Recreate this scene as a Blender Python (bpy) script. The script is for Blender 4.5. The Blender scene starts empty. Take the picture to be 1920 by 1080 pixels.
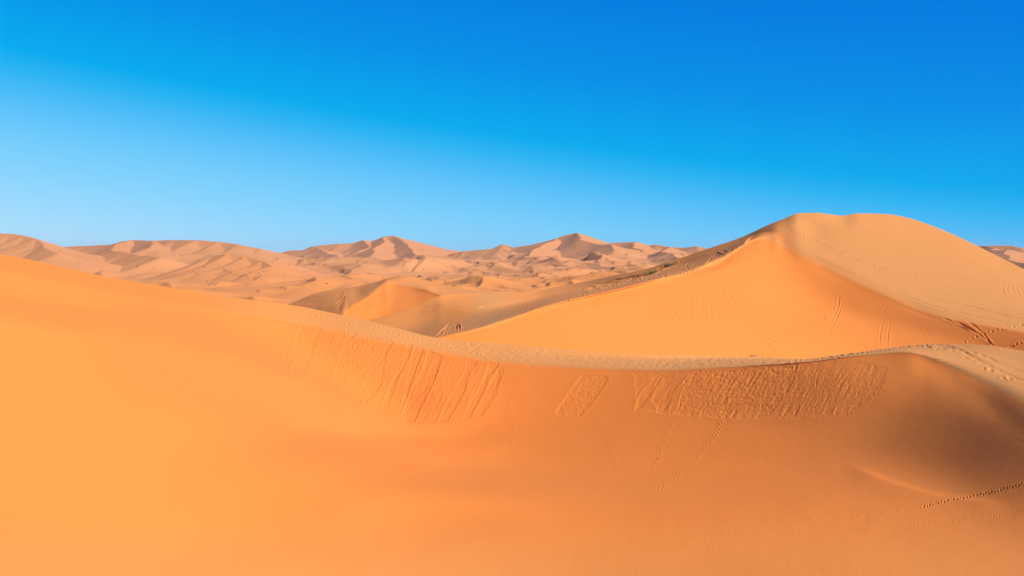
import bpy, math, random
import numpy as np
from mathutils import Vector, Matrix

# ------------------------------------------------------------------ camera, sky, sun, exposure
S = bpy.context.scene
FPX = 1663.0                      # focal length in pixels of a 1920 wide frame
PITCH = math.atan(72.0 / FPX)     # the horizon lies 72 px above the middle of the frame
cd = bpy.data.cameras.new("camera")
cd.sensor_width = 36.0
cd.lens = 36.0 * FPX / 1920.0
cd.clip_start = 0.1
cd.clip_end = 60000.0
cam = bpy.data.objects.new("camera", cd)
S.collection.objects.link(cam)
cam.location = (0, 0, 0)
cam.rotation_euler = (math.pi / 2 - PITCH, 0, 0)
S.camera = cam
S.view_settings.view_transform = 'Standard'
S.view_settings.look = 'None'
S.view_settings.exposure = 0.15
S.view_settings.gamma = 1.0
S.render.resolution_x, S.render.resolution_y = 1920, 1080

SUN_EL, SUN_AZ = math.radians(36.0), math.radians(63.0)   # azimuth: to the right of straight behind the camera
SUN = np.array([math.sin(SUN_AZ) * math.cos(SUN_EL), -math.cos(SUN_AZ) * math.cos(SUN_EL), math.sin(SUN_EL)])
sl = bpy.data.lights.new("sun", 'SUN')
sl.energy = 5.0
sl.angle = math.radians(0.53)
sl.color = (1.0, 0.95, 0.86)
so = bpy.data.objects.new("sun", sl)
S.collection.objects.link(so)
so.rotation_euler = Vector(SUN).to_track_quat('Z', 'Y').to_euler()
so.location = (200, -100, 200)


def srgb(r, g, b):
    f = lambda c: (c / 255 / 12.92) if c / 255 <= 0.04045 else ((c / 255 + 0.055) / 1.055) ** 2.4
    return (f(r), f(g), f(b), 1.0)


W = bpy.data.worlds.new("World")
S.world = W
W.use_nodes = True
nt = W.node_tree
nt.nodes.clear()
N = nt.nodes.new
L = nt.links.new
out = N('ShaderNodeOutputWorld')
bg = N('ShaderNodeBackground')
L(bg.outputs[0], out.inputs[0])
tc = N('ShaderNodeTexCoord')
dot = N('ShaderNodeVectorMath'); dot.operation = 'DOT_PRODUCT'
T8 = math.radians(8.0)
dot.inputs[1].default_value = (math.sin(T8), 0.0, math.cos(T8))
L(tc.outputs['Generated'], dot.inputs[0])
mr = N('ShaderNodeMapRange')
mr.inputs['From Min'].default_value = -0.10
mr.inputs['From Max'].default_value = 1.0
L(dot.outputs['Value'], mr.inputs['Value'])
cr = N('ShaderNodeValToRGB')
L(mr.outputs[0], cr.inputs[0])
stops = [(-0.10, (190, 230, 255)), (-0.058, (180, 227, 255)), (0.004, (138, 214, 255)), (0.045, (112, 203, 253)),
         (0.080, (78, 190, 249)), (0.105, (40, 180, 244)), (0.124, (0, 171, 240)), (0.20, (0, 144, 232)),
         (0.28, (0, 126, 227)), (0.357, (0, 118, 223)), (0.50, (0, 66, 140)), (1.0, (2, 26, 66))]
el = cr.color_ramp.elements
while len(el) > 1:
    el.remove(el[-1])
for i, (q, c) in enumerate(stops):
    p = (q + 0.10) / 1.10
    e = el[0] if i == 0 else el.new(p)
    e.position = p
    e.color = srgb(*c)
sky = N('ShaderNodeTexSky')
sky.sky_type = 'NISHITA'
sky.sun_disc = False
sky.sun_elevation = SUN_EL
sky.sun_rotation = math.atan2(SUN[0], SUN[1])
sc_ = N('ShaderNodeVectorMath'); sc_.operation = 'SCALE'
sc_.inputs['Scale'].default_value = 0.10
L(sky.outputs[0], sc_.inputs[0])
mx = N('ShaderNodeMix'); mx.data_type = 'RGBA'
mx.inputs['Factor'].default_value = 0.003
L(cr.outputs[0], mx.inputs['A'])
L(sc_.outputs[0], mx.inputs['B'])
L(mx.outputs['Result'], bg.inputs['Color'])
bg.inputs['Strength'].default_value = 2 ** -0.15

# ------------------------------------------------------------------ numeric helpers
CP, SP = math.cos(PITCH), math.sin(PITCH)


def slope_of(v):                      # drop per metre of forward distance of a sight line
    b = (540.0 - v) / FPX
    return (b * CP - SP) / (CP + b * SP)


def row_of(t):
    b = (t * CP + SP) / (CP - t * SP)
    return 540.0 - b * FPX


def pchip(x, y, xq):
    x = np.asarray(x, float); y = np.asarray(y, float)
    h = np.diff(x); d = np.diff(y) / h
    m = np.zeros_like(y)
    for i in range(1, len(x) - 1):
        if d[i - 1] * d[i] > 0:
            w1 = 2 * h[i] + h[i - 1]; w2 = h[i] + 2 * h[i - 1]
            m[i] = (w1 + w2) / (w1 / d[i - 1] + w2 / d[i])
    m[0], m[-1] = d[0], d[-1]
    i = np.clip(np.searchsorted(x, xq) - 1, 0, len(x) - 2)
    t = (xq - x[i]) / h[i]
    tt = np.clip(t, 0, 1)
    r = ((1 + 2 * tt) * (1 - tt) ** 2 * y[i] + tt * (1 - tt) ** 2 * h[i] * m[i]
         + tt * tt * (3 - 2 * tt) * y[i + 1] + tt * tt * (tt - 1) * h[i] * m[i + 1])
    r = r + np.where(t < 0, t * h[i] * m[0], 0) + np.where(t > 1, (t - 1) * h[i] * m[-1], 0)
    return r


def cubic(x, y, xq):                  # natural cubic spline, straight beyond its ends
    x = np.asarray(x, float); y = np.asarray(y, float)
    n = len(x); h = np.diff(x)
    A = np.zeros((n, n)); r = np.zeros(n)
    A[0, 0] = A[-1, -1] = 1
    for i in range(1, n - 1):
        A[i, i - 1] = h[i - 1]; A[i, i] = 2 * (h[i - 1] + h[i]); A[i, i + 1] = h[i]
        r[i] = 6 * ((y[i + 1] - y[i]) / h[i] - (y[i] - y[i - 1]) / h[i - 1])
    M = np.linalg.solve(A, r)
    i = np.clip(np.searchsorted(x, xq) - 1, 0, n - 2)
    xc = np.clip(xq, x[0], x[-1])
    a = x[i + 1] - xc; b = xc - x[i]
    v = (M[i] * a ** 3 + M[i + 1] * b ** 3) / (6 * h[i]) + (y[i] / h[i] - M[i] * h[i] / 6) * a + (y[i + 1] / h[i] - M[i + 1] * h[i] / 6) * b
    s0 = (y[1] - y[0]) / h[0] - h[0] * M[1] / 6
    s1 = (y[-1] - y[-2]) / h[-1] + h[-1] * M[-2] / 6
    return v + np.where(xq < x[0], (xq - x[0]) * s0, 0) + np.where(xq > x[-1], (xq - x[-1]) * s1, 0)


def gsm(a, s, axis):                  # gaussian smoothing with reflected-slope ends
    if s <= 0: return a
    r = int(3 * s + 1)
    k = np.exp(-0.5 * (np.arange(-r, r + 1) / s) ** 2); k /= k.sum()
    b = np.moveaxis(a, axis, 0)
    n = b.shape[0]
    lo = 2 * b[0] - b[np.minimum(np.arange(r, 0, -1), n - 1)]
    hi = 2 * b[-1] - b[np.maximum(n - 1 - np.arange(1, r + 1), 0)]
    p = np.concatenate([lo, b, hi], 0)
    o = np.zeros_like(b)
    for j in range(2 * r + 1):
        o += k[j] * p[j:j + n]
    return np.moveaxis(o, 0, axis)


def _hash(ix, iy, seed):
    h = (ix.astype(np.int64) * 374761393 + iy.astype(np.int64) * 668265263 + seed * 1442695041) & 0xffffffff
    h = ((h ^ (h >> 13)) * 1274126177) & 0xffffffff
    h = h ^ (h >> 16)
    return h


def perlin(x, y, seed=0):
    ix = np.floor(x); iy = np.floor(y)
    fx = x - ix; fy = y - iy
    ix = ix.astype(np.int64); iy = iy.astype(np.int64)
    u = fx * fx * fx * (fx * (fx * 6 - 15) + 10); v = fy * fy * fy * (fy * (fy * 6 - 15) + 10)

    def g(dx, dy):
        a = _hash(ix + dx, iy + dy, seed).astype(float) * (2 * math.pi / 4294967296.0)
        return np.cos(a) * (fx - dx) + np.sin(a) * (fy - dy)
    n0 = g(0, 0) * (1 - u) + g(1, 0) * u
    n1 = g(0, 1) * (1 - u) + g(1, 1) * u
    return (n0 * (1 - v) + n1 * v) * 1.5


def fbm(x, y, octv=3, seed=0, gain=0.5):
    r = 0; a = 1.0
    for o in range(octv):
        r = r + a * perlin(x * 2 ** o + 17.3 * o, y * 2 ** o - 9.1 * o, seed + o)
        a *= gain
    return r


def sst(a, b, x):
    t = np.clip((x - a) / (b - a), 0, 1)
    return t * t * (3 - 2 * t)


def surface(F, us, n_per, sm=(0.8, 1.2), back=None, front=None, blend=None, top=None):
    """A dune surface from its table: F['lines'] are the lines traced far to near (column, row), F['L'] the
    logarithm of the distance at knots F['S'] (across the lines) x F['U'] (columns). Returns D, Z and s per row."""
    U = np.array(F['U'], float); K = np.array(F['S'], float); Lg = np.array(F['L'])
    ss = np.concatenate([np.linspace(i, i + 1, n_per[i], endpoint=False) for i in range(len(n_per))] + [[float(len(n_per))]])
    bas = lambda k, q: np.stack([cubic(k, np.eye(len(k))[i], q) for i in range(len(k))], 1)
    LV = np.stack([pchip(a, b, us) for a, b in F['lines']])
    LV = gsm(LV, sm[1], 1)
    V = np.stack([pchip(np.arange(len(LV)), LV[:, j], ss) for j in range(len(us))], 1)
    D = np.exp(bas(K, ss) @ Lg @ bas(U, us).T)
    Z = D * slope_of(V)
    if blend:                         # long smooth slopes below the crest line
        a0, a1, su, sr, c0, c1 = blend
        k = sst(a0, a1, ss)[:, None] * sst(c0, c1, us)[None, :]
        D = D * (1 - k) + gsm(gsm(D, su, 1), sr, 0) * k
        Z = Z * (1 - k) + gsm(gsm(Z, su, 1), sr, 0) * k
    if top:                           # broad smooth face between the skyline and the shoulder
        c0, c1, su = top
        k = (sst(0.05, 0.3, ss) * sst(0.99, 0.85, ss))[:, None] * sst(c0, c1, us)[None, :]
        D = D * (1 - k) + gsm(gsm(D, su, 1), 5, 0) * k
        Z = Z * (1 - k) + gsm(gsm(Z, su, 1), 5, 0) * k
    D = gsm(D, sm[0], 0); Z = gsm(Z, sm[0], 0)
    # the far side, falling away out of sight behind the crest
    d0, z0 = D[0], Z[0]
    s0 = z0 / d0
    rows = []
    for d in back:
        r = 10.0
        zz = z0 + (s0 - 0.03) * d - np.where(d < r, 0.5 * 0.5 * d * d / r, 0.5 * 0.5 * r + 0.5 * (d - r))
        rows.append((d0 + d, np.maximum(zz, -40 - 0.02 * d)))
    rows = rows[::-1]
    nb = len(rows)
    fr = []
    for d, dz in front:
        fr.append((D[-1] - d, Z[-1] + dz))
    D = np.concatenate([np.array([r[0] for r in rows]), D] + ([np.array([r[0] for r in fr])] if fr else []))
    Z = np.concatenate([np.array([r[1] for r in rows]), Z] + ([np.array([r[1] for r in fr])] if fr else []))
    s_ = np.concatenate([np.full(nb, -1.0), ss, np.full(len(fr), 99.0)])
    return D, Z, s_


def to_xyz(D, Z, us):
    t = Z / D
    b = (t * CP + SP) / (CP - t * SP)
    X = D * ((us[None, :] - 960.0) / FPX) / (CP + b * SP)
    return np.stack([X, D, Z], -1)


def grid_mesh(name, P, mat, attrs=None, kind='structure', label=None):
    nr, nc = P.shape[:2]
    me = bpy.data.meshes.new(name)
    me.vertices.add(nr * nc)
    me.vertices.foreach_set('co', P.astype(np.float32).ravel())
    i = np.arange(nr * nc).reshape(nr, nc)
    q = np.stack([i[1:, :-1], i[1:, 1:], i[:-1, 1:], i[:-1, :-1]], -1).reshape(-1, 4)
    me.loops.add(q.size)
    me.loops.foreach_set('vertex_index', q.astype(np.int32).ravel())
    me.polygons.add(len(q))
    me.polygons.foreach_set('loop_start', np.arange(0, q.size, 4, dtype=np.int32))
    me.polygons.foreach_set('loop_total', np.full(len(q), 4, dtype=np.int32))
    me.polygons.foreach_set('use_smooth', np.ones(len(q), dtype=bool))
    for k, a in (attrs or {}).items():
        at = me.attributes.new(k, 'FLOAT', 'POINT')
        at.data.foreach_set('value', a.astype(np.float32).ravel())
    me.update(calc_edges=True)
    me.materials.append(mat)
    ob = bpy.data.objects.new(name, me)
    S.collection.objects.link(ob)
    ob['kind'] = kind
    if label: ob['label'] = label
    return ob


# ------------------------------------------------------------------ the three near dunes: traced lines and distances
#TABLES
FA = dict(
    U=[-350.0, -100.0, 150.0, 350.0, 500.0, 650.0, 800.0, 950.0, 1100.0, 1250.0, 1400.0, 1500.0, 1600.0, 1680.0, 1750.0, 1820.0, 1900.0, 2000.0, 2250.0],
    S=[0.0, 0.5, 0.85, 1.0, 1.15, 1.5, 1.85, 2.0, 2.2, 2.6, 3.0, 3.5, 4.0, 4.5, 5.0, 6.0],
    L=[
        [4.5815, 4.6606, 4.8423, 5.0886, 5.1714, 5.1615, 5.1186, 5.101, 5.0867, 5.088, 5.1, 5.0976, 5.0695, 5.0219, 4.9838, 4.947, 4.892, 4.8117, 4.5576],
        [4.5434, 4.62, 4.7787, 5.0241, 5.1464, 5.1383, 5.1021, 5.0799, 5.0611, 5.0483, 5.0435, 5.017, 4.937, 4.8909, 4.8485, 4.792, 4.7213, 4.5942, 4.305],
        [4.5161, 4.5918, 4.7328, 4.9685, 5.124, 5.1226, 5.0922, 5.0597, 5.0219, 4.9759, 4.9259, 4.8866, 4.8537, 4.8289, 4.7932, 4.7332, 4.6263, 4.4674, 4.1989],
        [4.5037, 4.5804, 4.7197, 4.9489, 5.1111, 5.1157, 5.0872, 5.0536, 5.016, 4.9695, 4.9196, 4.8822, 4.851, 4.8258, 4.7875, 4.7199, 4.602, 4.4428, 4.1828],
        [4.4895, 4.5697, 4.7045, 4.9275, 5.0958, 5.1038, 5.0779, 5.0453, 5.0088, 4.9625, 4.9128, 4.8763, 4.8458, 4.8201, 4.7798, 4.7052, 4.5826, 4.4257, 4.1734],
        [4.4595, 4.5198, 4.6545, 4.8395, 5.0429, 5.0636, 5.0356, 5.0156, 4.9844, 4.9391, 4.8839, 4.8433, 4.8067, 4.7828, 4.7438, 4.6674, 4.5436, 4.3939, 4.1572],
        [4.4266, 4.4619, 4.5757, 4.7467, 4.9157, 4.9854, 4.9889, 4.9844, 4.9575, 4.9128, 4.8502, 4.8045, 4.767, 4.7424, 4.7049, 4.6278, 4.5073, 4.368, 4.1444],
        [4.4108, 4.4461, 4.5493, 4.7101, 4.8471, 4.9249, 4.9704, 4.9738, 4.9476, 4.9023, 4.8381, 4.7918, 4.7535, 4.7286, 4.6894, 4.6109, 4.4921, 4.358, 4.139],
        [4.3872, 4.4309, 4.5255, 4.6717, 4.7887, 4.8718, 4.9514, 4.9606, 4.9344, 4.8848, 4.8199, 4.7761, 4.7406, 4.7141, 4.6702, 4.5902, 4.4753, 4.3476, 4.1321],
        [4.3466, 4.4003, 4.4829, 4.5932, 4.6974, 4.8017, 4.9104, 4.9245, 4.8925, 4.8416, 4.7868, 4.7491, 4.713, 4.6805, 4.6273, 4.5505, 4.447, 4.3311, 4.1187],
        [4.3097, 4.3629, 4.4423, 4.5186, 4.609, 4.7365, 4.8268, 4.8741, 4.8471, 4.804, 4.7538, 4.7166, 4.6812, 4.6402, 4.584, 4.5102, 4.4184, 4.3143, 4.1044],
        [4.2487, 4.3069, 4.3874, 4.4537, 4.5049, 4.5755, 4.6754, 4.7498, 4.7597, 4.7308, 4.6881, 4.6519, 4.6098, 4.5758, 4.5241, 4.4544, 4.3762, 4.2868, 4.0826],
        [4.1783, 4.2451, 4.3311, 4.4002, 4.4385, 4.4735, 4.5061, 4.5332, 4.5469, 4.5451, 4.5338, 4.5138, 4.4889, 4.4708, 4.4454, 4.3962, 4.3315, 4.2583, 4.056],
        [4.1027, 4.1831, 4.2776, 4.351, 4.3896, 4.4142, 4.4366, 4.4353, 4.4299, 4.4206, 4.4073, 4.3964, 4.381, 4.3648, 4.348, 4.3238, 4.2876, 4.235, 4.028],
        [4.0333, 4.1224, 4.2244, 4.3037, 4.3433, 4.3655, 4.3805, 4.3803, 4.3724, 4.3557, 4.3357, 4.3206, 4.3068, 4.2947, 4.2824, 4.2687, 4.2503, 4.2128, 3.9911],
        [3.9263, 4.0207, 4.1184, 4.197, 4.2444, 4.2758, 4.2899, 4.2903, 4.2834, 4.2676, 4.2475, 4.2334, 4.2176, 4.2054, 4.1965, 4.1878, 4.1771, 4.1453, 3.8893],
    ],
    lines=[
        ([-350, 0, 60, 200, 300, 420, 540, 700, 822, 860, 960, 1140, 1300, 1420, 1500, 1600, 1700, 1760, 1830, 1920, 2100, 2300],
         [400, 477, 488, 519, 536, 556, 571, 604, 634, 639, 645, 662, 667, 669, 673, 662, 649, 645, 646, 658, 700, 760]),
        ([-350, 0, 200, 400, 520, 640, 800, 940, 1060, 1240, 1340, 1500, 1600, 1700, 1740, 1790, 1850, 1920, 2100, 2300],
         [440, 515, 552, 586, 600, 624, 657, 680, 690, 697, 692, 681, 669, 662, 672, 692, 722, 755, 860, 990]),
        ([-350, 0, 200, 400, 520, 620, 780, 900, 1040, 1200, 1480, 1600, 1680, 1740, 1800, 1860, 1920, 2100, 2300],
         [530, 600, 630, 655, 690, 735, 795, 787, 780, 777, 783, 774, 762, 762, 776, 800, 828, 935, 1060]),
        ([-350, 0, 300, 600, 900, 1200, 1500, 1700, 1820, 1920, 2300],
         [640, 700, 750, 810, 850, 850, 850, 840, 855, 885, 1110]),
        ([-350, 0, 600, 1200, 1500, 1700, 1920, 2300],
         [800, 850, 900, 930, 925, 925, 960, 1180]),
        ([-350, 0, 1920, 2300],
         [980, 1000, 1030, 1240]),
        ([-350, 1920, 2300],
         [1110, 1110, 1300]),
    ])
FB = dict(
    U=[600.0, 720.0, 820.0, 900.0, 980.0, 1060.0, 1140.0, 1220.0, 1300.0, 1360.0, 1410.0, 1450.0, 1490.0, 1540.0, 1600.0, 1680.0, 1780.0, 1900.0, 2050.0, 2200.0],
    S=[0.0, 0.35, 0.7, 0.92, 1.0, 1.08, 1.3, 1.6, 2.0, 2.5, 3.0],
    L=[
        [5.7046, 5.7356, 5.7529, 5.8055, 5.9011, 6.0437, 5.9706, 5.9059, 5.8778, 5.8574, 5.8432, 5.8234, 5.8164, 5.8165, 5.8161, 5.8157, 5.7858, 5.7229, 5.6209, 5.5163],
        [5.6044, 5.6901, 5.7179, 5.7135, 5.7942, 5.9457, 5.9316, 5.8931, 5.862, 5.8399, 5.8305, 5.8062, 5.7949, 5.7844, 5.7713, 5.754, 5.7136, 5.6569, 5.5558, 5.4465],
        [5.3738, 5.5215, 5.6, 5.5791, 5.6395, 5.7712, 5.8501, 5.8382, 5.7921, 5.781, 5.8058, 5.7939, 5.7759, 5.7542, 5.7278, 5.6848, 5.6288, 5.5732, 5.4702, 5.3824],
        [5.2176, 5.2972, 5.3603, 5.3477, 5.4015, 5.4912, 5.5959, 5.6571, 5.6753, 5.7297, 5.7744, 5.7832, 5.7617, 5.7354, 5.6985, 5.6463, 5.5864, 5.5311, 5.4389, 5.3568],
        [5.1863, 5.2409, 5.2927, 5.3208, 5.3647, 5.4214, 5.487, 5.5637, 5.6612, 5.7283, 5.774, 5.7798, 5.7561, 5.7281, 5.6892, 5.6377, 5.5783, 5.5193, 5.4311, 5.3508],
        [5.1767, 5.231, 5.2827, 5.3168, 5.3594, 5.4121, 5.472, 5.5496, 5.6511, 5.7224, 5.7684, 5.7743, 5.7499, 5.7217, 5.6831, 5.6327, 5.5742, 5.5141, 5.4255, 5.3459],
        [5.1688, 5.227, 5.2789, 5.3117, 5.3517, 5.4017, 5.4588, 5.5303, 5.618, 5.6952, 5.7415, 5.75, 5.7293, 5.7046, 5.6691, 5.6219, 5.5668, 5.5058, 5.4152, 5.3356],
        [5.1617, 5.2218, 5.2731, 5.3055, 5.34, 5.3808, 5.4294, 5.4904, 5.5595, 5.6291, 5.6784, 5.6979, 5.6956, 5.6814, 5.6519, 5.6105, 5.5593, 5.4973, 5.405, 5.3233],
        [5.1519, 5.2143, 5.2641, 5.2962, 5.3247, 5.3558, 5.3957, 5.4431, 5.4903, 5.5283, 5.567, 5.5998, 5.6272, 5.6396, 5.6254, 5.5932, 5.5486, 5.4866, 5.3931, 5.3063],
        [5.1355, 5.2021, 5.2499, 5.2785, 5.303, 5.3283, 5.361, 5.3999, 5.4387, 5.4649, 5.4869, 5.5066, 5.5281, 5.5498, 5.562, 5.5524, 5.5222, 5.4678, 5.3782, 5.2893],
        [5.1183, 5.1886, 5.2333, 5.2577, 5.2787, 5.3004, 5.3263, 5.3563, 5.389, 5.4151, 5.4375, 5.4533, 5.4688, 5.4884, 5.502, 5.5057, 5.4801, 5.44, 5.3626, 5.2735],
    ],
    lines=[
        ([500, 640, 697, 753, 783, 808, 830, 905, 1000, 1047, 1113, 1160, 1200, 1267, 1325, 1387, 1440, 1473, 1495, 1530, 1580, 1610, 1660, 1700, 1760, 1820, 1870, 1920, 2200],
         [650, 620, 600, 582, 572, 561, 553, 548.5, 546, 537, 525, 515, 507, 487, 467, 446, 422, 409, 400, 399, 404, 400, 401, 408, 428, 455, 480, 505, 660]),
        ([500, 700, 817, 900, 950, 1033, 1100, 1150, 1190, 1243, 1300, 1350, 1385, 1402, 1430, 1450, 1470, 1508, 1560, 1600, 1684, 1725, 1793, 1860, 1920, 2200],
         [740, 670, 633, 614, 598, 570, 554, 543, 533, 520, 507, 489, 467, 457, 447, 448, 459, 478, 504, 524, 562, 580, 599, 611, 622, 710]),
        ([500, 820, 1130, 1300, 1500, 1700, 1920, 2200],
         [780, 655, 610, 590, 585, 620, 662, 760]),
        ([500, 820, 1140, 1300, 1500, 1700, 1920, 2200],
         [830, 690, 675, 672, 674, 680, 700, 800]),
    ])
FC = dict(
    U=[400.0, 500.0, 560.0, 600.0, 625.0, 645.0, 665.0, 685.0, 705.0, 725.0, 750.0, 780.0, 820.0, 860.0, 905.0, 960.0, 1060.0, 1200.0, 1350.0],
    S=[0.0, 0.4, 0.85, 1.0, 1.15, 1.5, 2.0, 3.0],
    L=[
        [6.101, 6.1196, 6.1278, 6.1432, 6.141, 6.1498, 6.1547, 6.1512, 6.1509, 6.1635, 6.1723, 6.1578, 6.1426, 6.1227, 6.1205, 6.1342, 6.1665, 6.2204, 6.2994],
        [6.0312, 6.1068, 6.0347, 5.9612, 5.9231, 5.9269, 6.016, 6.0274, 6.0541, 6.0976, 6.1219, 6.1369, 6.102, 6.0716, 6.0427, 6.035, 6.0507, 6.1109, 6.1893],
        [5.9521, 6.0713, 5.9606, 5.8646, 5.8444, 5.8485, 5.898, 5.9315, 5.9812, 6.0436, 6.0625, 6.0573, 5.9718, 5.9378, 5.9164, 5.9212, 5.9494, 5.991, 6.0738],
        [5.9205, 6.0178, 5.9288, 5.8421, 5.8317, 5.8428, 5.876, 5.9066, 5.964, 6.0335, 6.0402, 6.0217, 5.9469, 5.9068, 5.8914, 5.8925, 5.9225, 5.9639, 6.0409],
        [5.8267, 5.8935, 5.8418, 5.8069, 5.8213, 5.8398, 5.8653, 5.8939, 5.9463, 6.0173, 6.0235, 6.0062, 5.9371, 5.8993, 5.8864, 5.8854, 5.9043, 5.9457, 6.0091],
        [5.6641, 5.7428, 5.7566, 5.7746, 5.8037, 5.8332, 5.8483, 5.8637, 5.8924, 5.9307, 5.9406, 5.9479, 5.9176, 5.8948, 5.8855, 5.8813, 5.8841, 5.9176, 5.9633],
        [5.6073, 5.664, 5.7065, 5.7472, 5.7796, 5.8121, 5.8278, 5.8347, 5.8407, 5.8483, 5.8574, 5.8715, 5.8812, 5.8786, 5.8718, 5.8578, 5.8491, 5.8682, 5.8944],
        [5.5558, 5.5798, 5.6014, 5.6249, 5.6476, 5.6735, 5.7122, 5.7482, 5.7733, 5.7862, 5.7907, 5.7899, 5.7827, 5.7831, 5.7882, 5.7898, 5.7754, 5.7597, 5.7787],
    ],
    lines=[
        ([400, 480, 535, 600, 667, 700, 725, 742, 755, 767, 800, 850, 900, 1000, 1100, 1300],
         [620, 592, 573, 548, 537, 530, 522, 517.5, 516, 517, 525.5, 537, 544, 548, 551, 554]),
        ([400, 535, 600, 635, 648, 660, 683, 707, 717, 725, 735, 750, 783, 800, 822, 905, 1000, 1100, 1300],
         [640, 583, 600, 600, 586, 572, 560, 543, 535, 530, 532, 535, 539, 543.5, 552, 562, 570, 575, 590]),
        ([400, 640, 700, 830, 905, 1000, 1300],
         [660, 616, 604, 572, 564, 580, 600]),
        ([400, 830, 1300],
         [720, 640, 640]),
    ])
#ENDTABLES
usA = np.arange(-300, 2200.1, 1.2)
usB = np.arange(604, 2180.1, 1.3)
usC = np.arange(404, 1346.1, 1.7)
BK = [0.5, 1, 2, 3, 4, 6, 8, 10, 13, 17, 22, 30, 40, 52, 70]
DA, ZA, sA = surface(FA, usA, [44, 90, 60, 60, 60, 60], (1.2, 8), BK, [(2, -0.78), (5, -2.0), (10, -4.2), (15, -6.6)], (1.25, 2.1, 40, 16, 850, 1200))
DB, ZB, sB = surface(FB, usB, [110, 90, 50], (1.0, 2), BK, [(5, -1.5), (15, -6), (30, -16)], (1.08, 1.3, 28, 8, -1e6, -1e5), (1490, 1545, 45))
DC, ZC, sC = surface(FC, usC, [60, 60, 40], (1.0, 1.5), BK, [(10, -4), (30, -14)])

# ------------------------------------------------------------------ material
def sand_material(name, col, col2, ripple=0.0):
    m = bpy.data.materials.new(name)
    m.use_nodes = True
    t = m.node_tree
    t.nodes.clear()
    n = t.nodes.new; l = t.links.new
    o = n('ShaderNodeOutputMaterial'); b = n('ShaderNodeBsdfPrincipled')
    l(b.outputs[0], o.inputs[0])
    b.inputs['Roughness'].default_value = 0.95
    b.inputs['Specular IOR Level'].default_value = 0.15
    g = n('ShaderNodeNewGeometry')
    no = n('ShaderNodeTexNoise'); no.inputs['Scale'].default_value = 0.03; no.inputs['Detail'].default_value = 6
    l(g.outputs['Position'], no.inputs['Vector'])
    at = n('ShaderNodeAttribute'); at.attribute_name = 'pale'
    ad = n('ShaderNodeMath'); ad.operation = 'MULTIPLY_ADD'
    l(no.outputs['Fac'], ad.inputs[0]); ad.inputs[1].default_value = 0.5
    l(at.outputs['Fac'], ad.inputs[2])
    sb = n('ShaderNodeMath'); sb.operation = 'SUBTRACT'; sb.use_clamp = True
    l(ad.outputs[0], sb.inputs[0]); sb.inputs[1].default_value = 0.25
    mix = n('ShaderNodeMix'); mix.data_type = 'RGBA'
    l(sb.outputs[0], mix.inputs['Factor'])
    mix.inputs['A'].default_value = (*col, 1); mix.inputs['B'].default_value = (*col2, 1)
    # grain
    gn = n('ShaderNodeTexNoise'); gn.inputs['Scale'].default_value = 6.0; gn.inputs['Detail'].default_value = 8
    gn.inputs['Roughness'].default_value = 0.75
    l(g.outputs['Position'], gn.inputs['Vector'])
    gm = n('ShaderNodeMapRange'); gm.inputs['From Min'].default_value = 0.3; gm.inputs['From Max'].default_value = 0.7
    gm.inputs['To Min'].default_value = 0.94; gm.inputs['To Max'].default_value = 1.06
    l(gn.outputs['Fac'], gm.inputs['Value'])
    vm = n('ShaderNodeVectorMath'); vm.operation = 'SCALE'
    l(mix.outputs['Result'], vm.inputs[0]); l(gm.outputs[0], vm.inputs['Scale'])
    l(vm.outputs[0], b.inputs['Base Color'])
    gb = n('ShaderNodeTexNoise'); gb.inputs['Scale'].default_value = 2.2; gb.inputs['Detail'].default_value = 5
    gb.inputs['Roughness'].default_value = 0.7
    l(g.outputs['Position'], gb.inputs['Vector'])
    bg_ = n('ShaderNodeBump'); bg_.inputs['Distance'].default_value = 0.06; bg_.inputs['Strength'].default_value = 0.35
    l(gb.outputs['Fac'], bg_.inputs['Height']); l(bg_.outputs[0], b.inputs['Normal'])
    if ripple > 0:
        wv = n('ShaderNodeTexWave'); wv.wave_type = 'BANDS'; wv.bands_direction = 'Y'
        wv.inputs['Scale'].default_value = ripple * 0.17; wv.inputs['Distortion'].default_value = 1.2
        wv.inputs['Detail'].default_value = 2; wv.inputs['Detail Scale'].default_value = 0.6
        mp = n('ShaderNodeMapping'); mp.inputs['Scale'].default_value = (1, 1, 0); mp.inputs['Rotation'].default_value = (0, 0, math.radians(25))
        l(g.outputs['Position'], mp.inputs[0]); l(mp.outputs[0], wv.inputs['Vector'])
        ra = n('ShaderNodeAttribute'); ra.attribute_name = 'ripple'
        bu = n('ShaderNodeBump'); bu.inputs['Distance'].default_value = 0.30
        l(ra.outputs['Fac'], bu.inputs['Strength']); l(wv.outputs['Fac'], bu.inputs['Height'])
        l(bg_.outputs[0], bu.inputs['Normal']); l(bu.outputs[0], b.inputs['Normal'])
    return m


SAND = (0.81, 0.243, 0.048)
PALE = (0.71, 0.300, 0.094)
sand_near = sand_material('sand_near', SAND, PALE, 1.6)
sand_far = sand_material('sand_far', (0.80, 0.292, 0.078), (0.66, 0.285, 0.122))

vA = row_of(ZA / DA); vB = row_of(ZB / DB); vC = row_of(ZC / DC)
zero = lambda a: np.zeros_like(a)
#DETAIL
# ------------------------------------------------------------------ relief: sand slides, footprints, wheel ruts
# Relief is drawn in a chart of the visible slopes and then pushed into the meshes as real height.
CW, CH, OX, OY = 2300, 800, -100, 380


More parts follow.
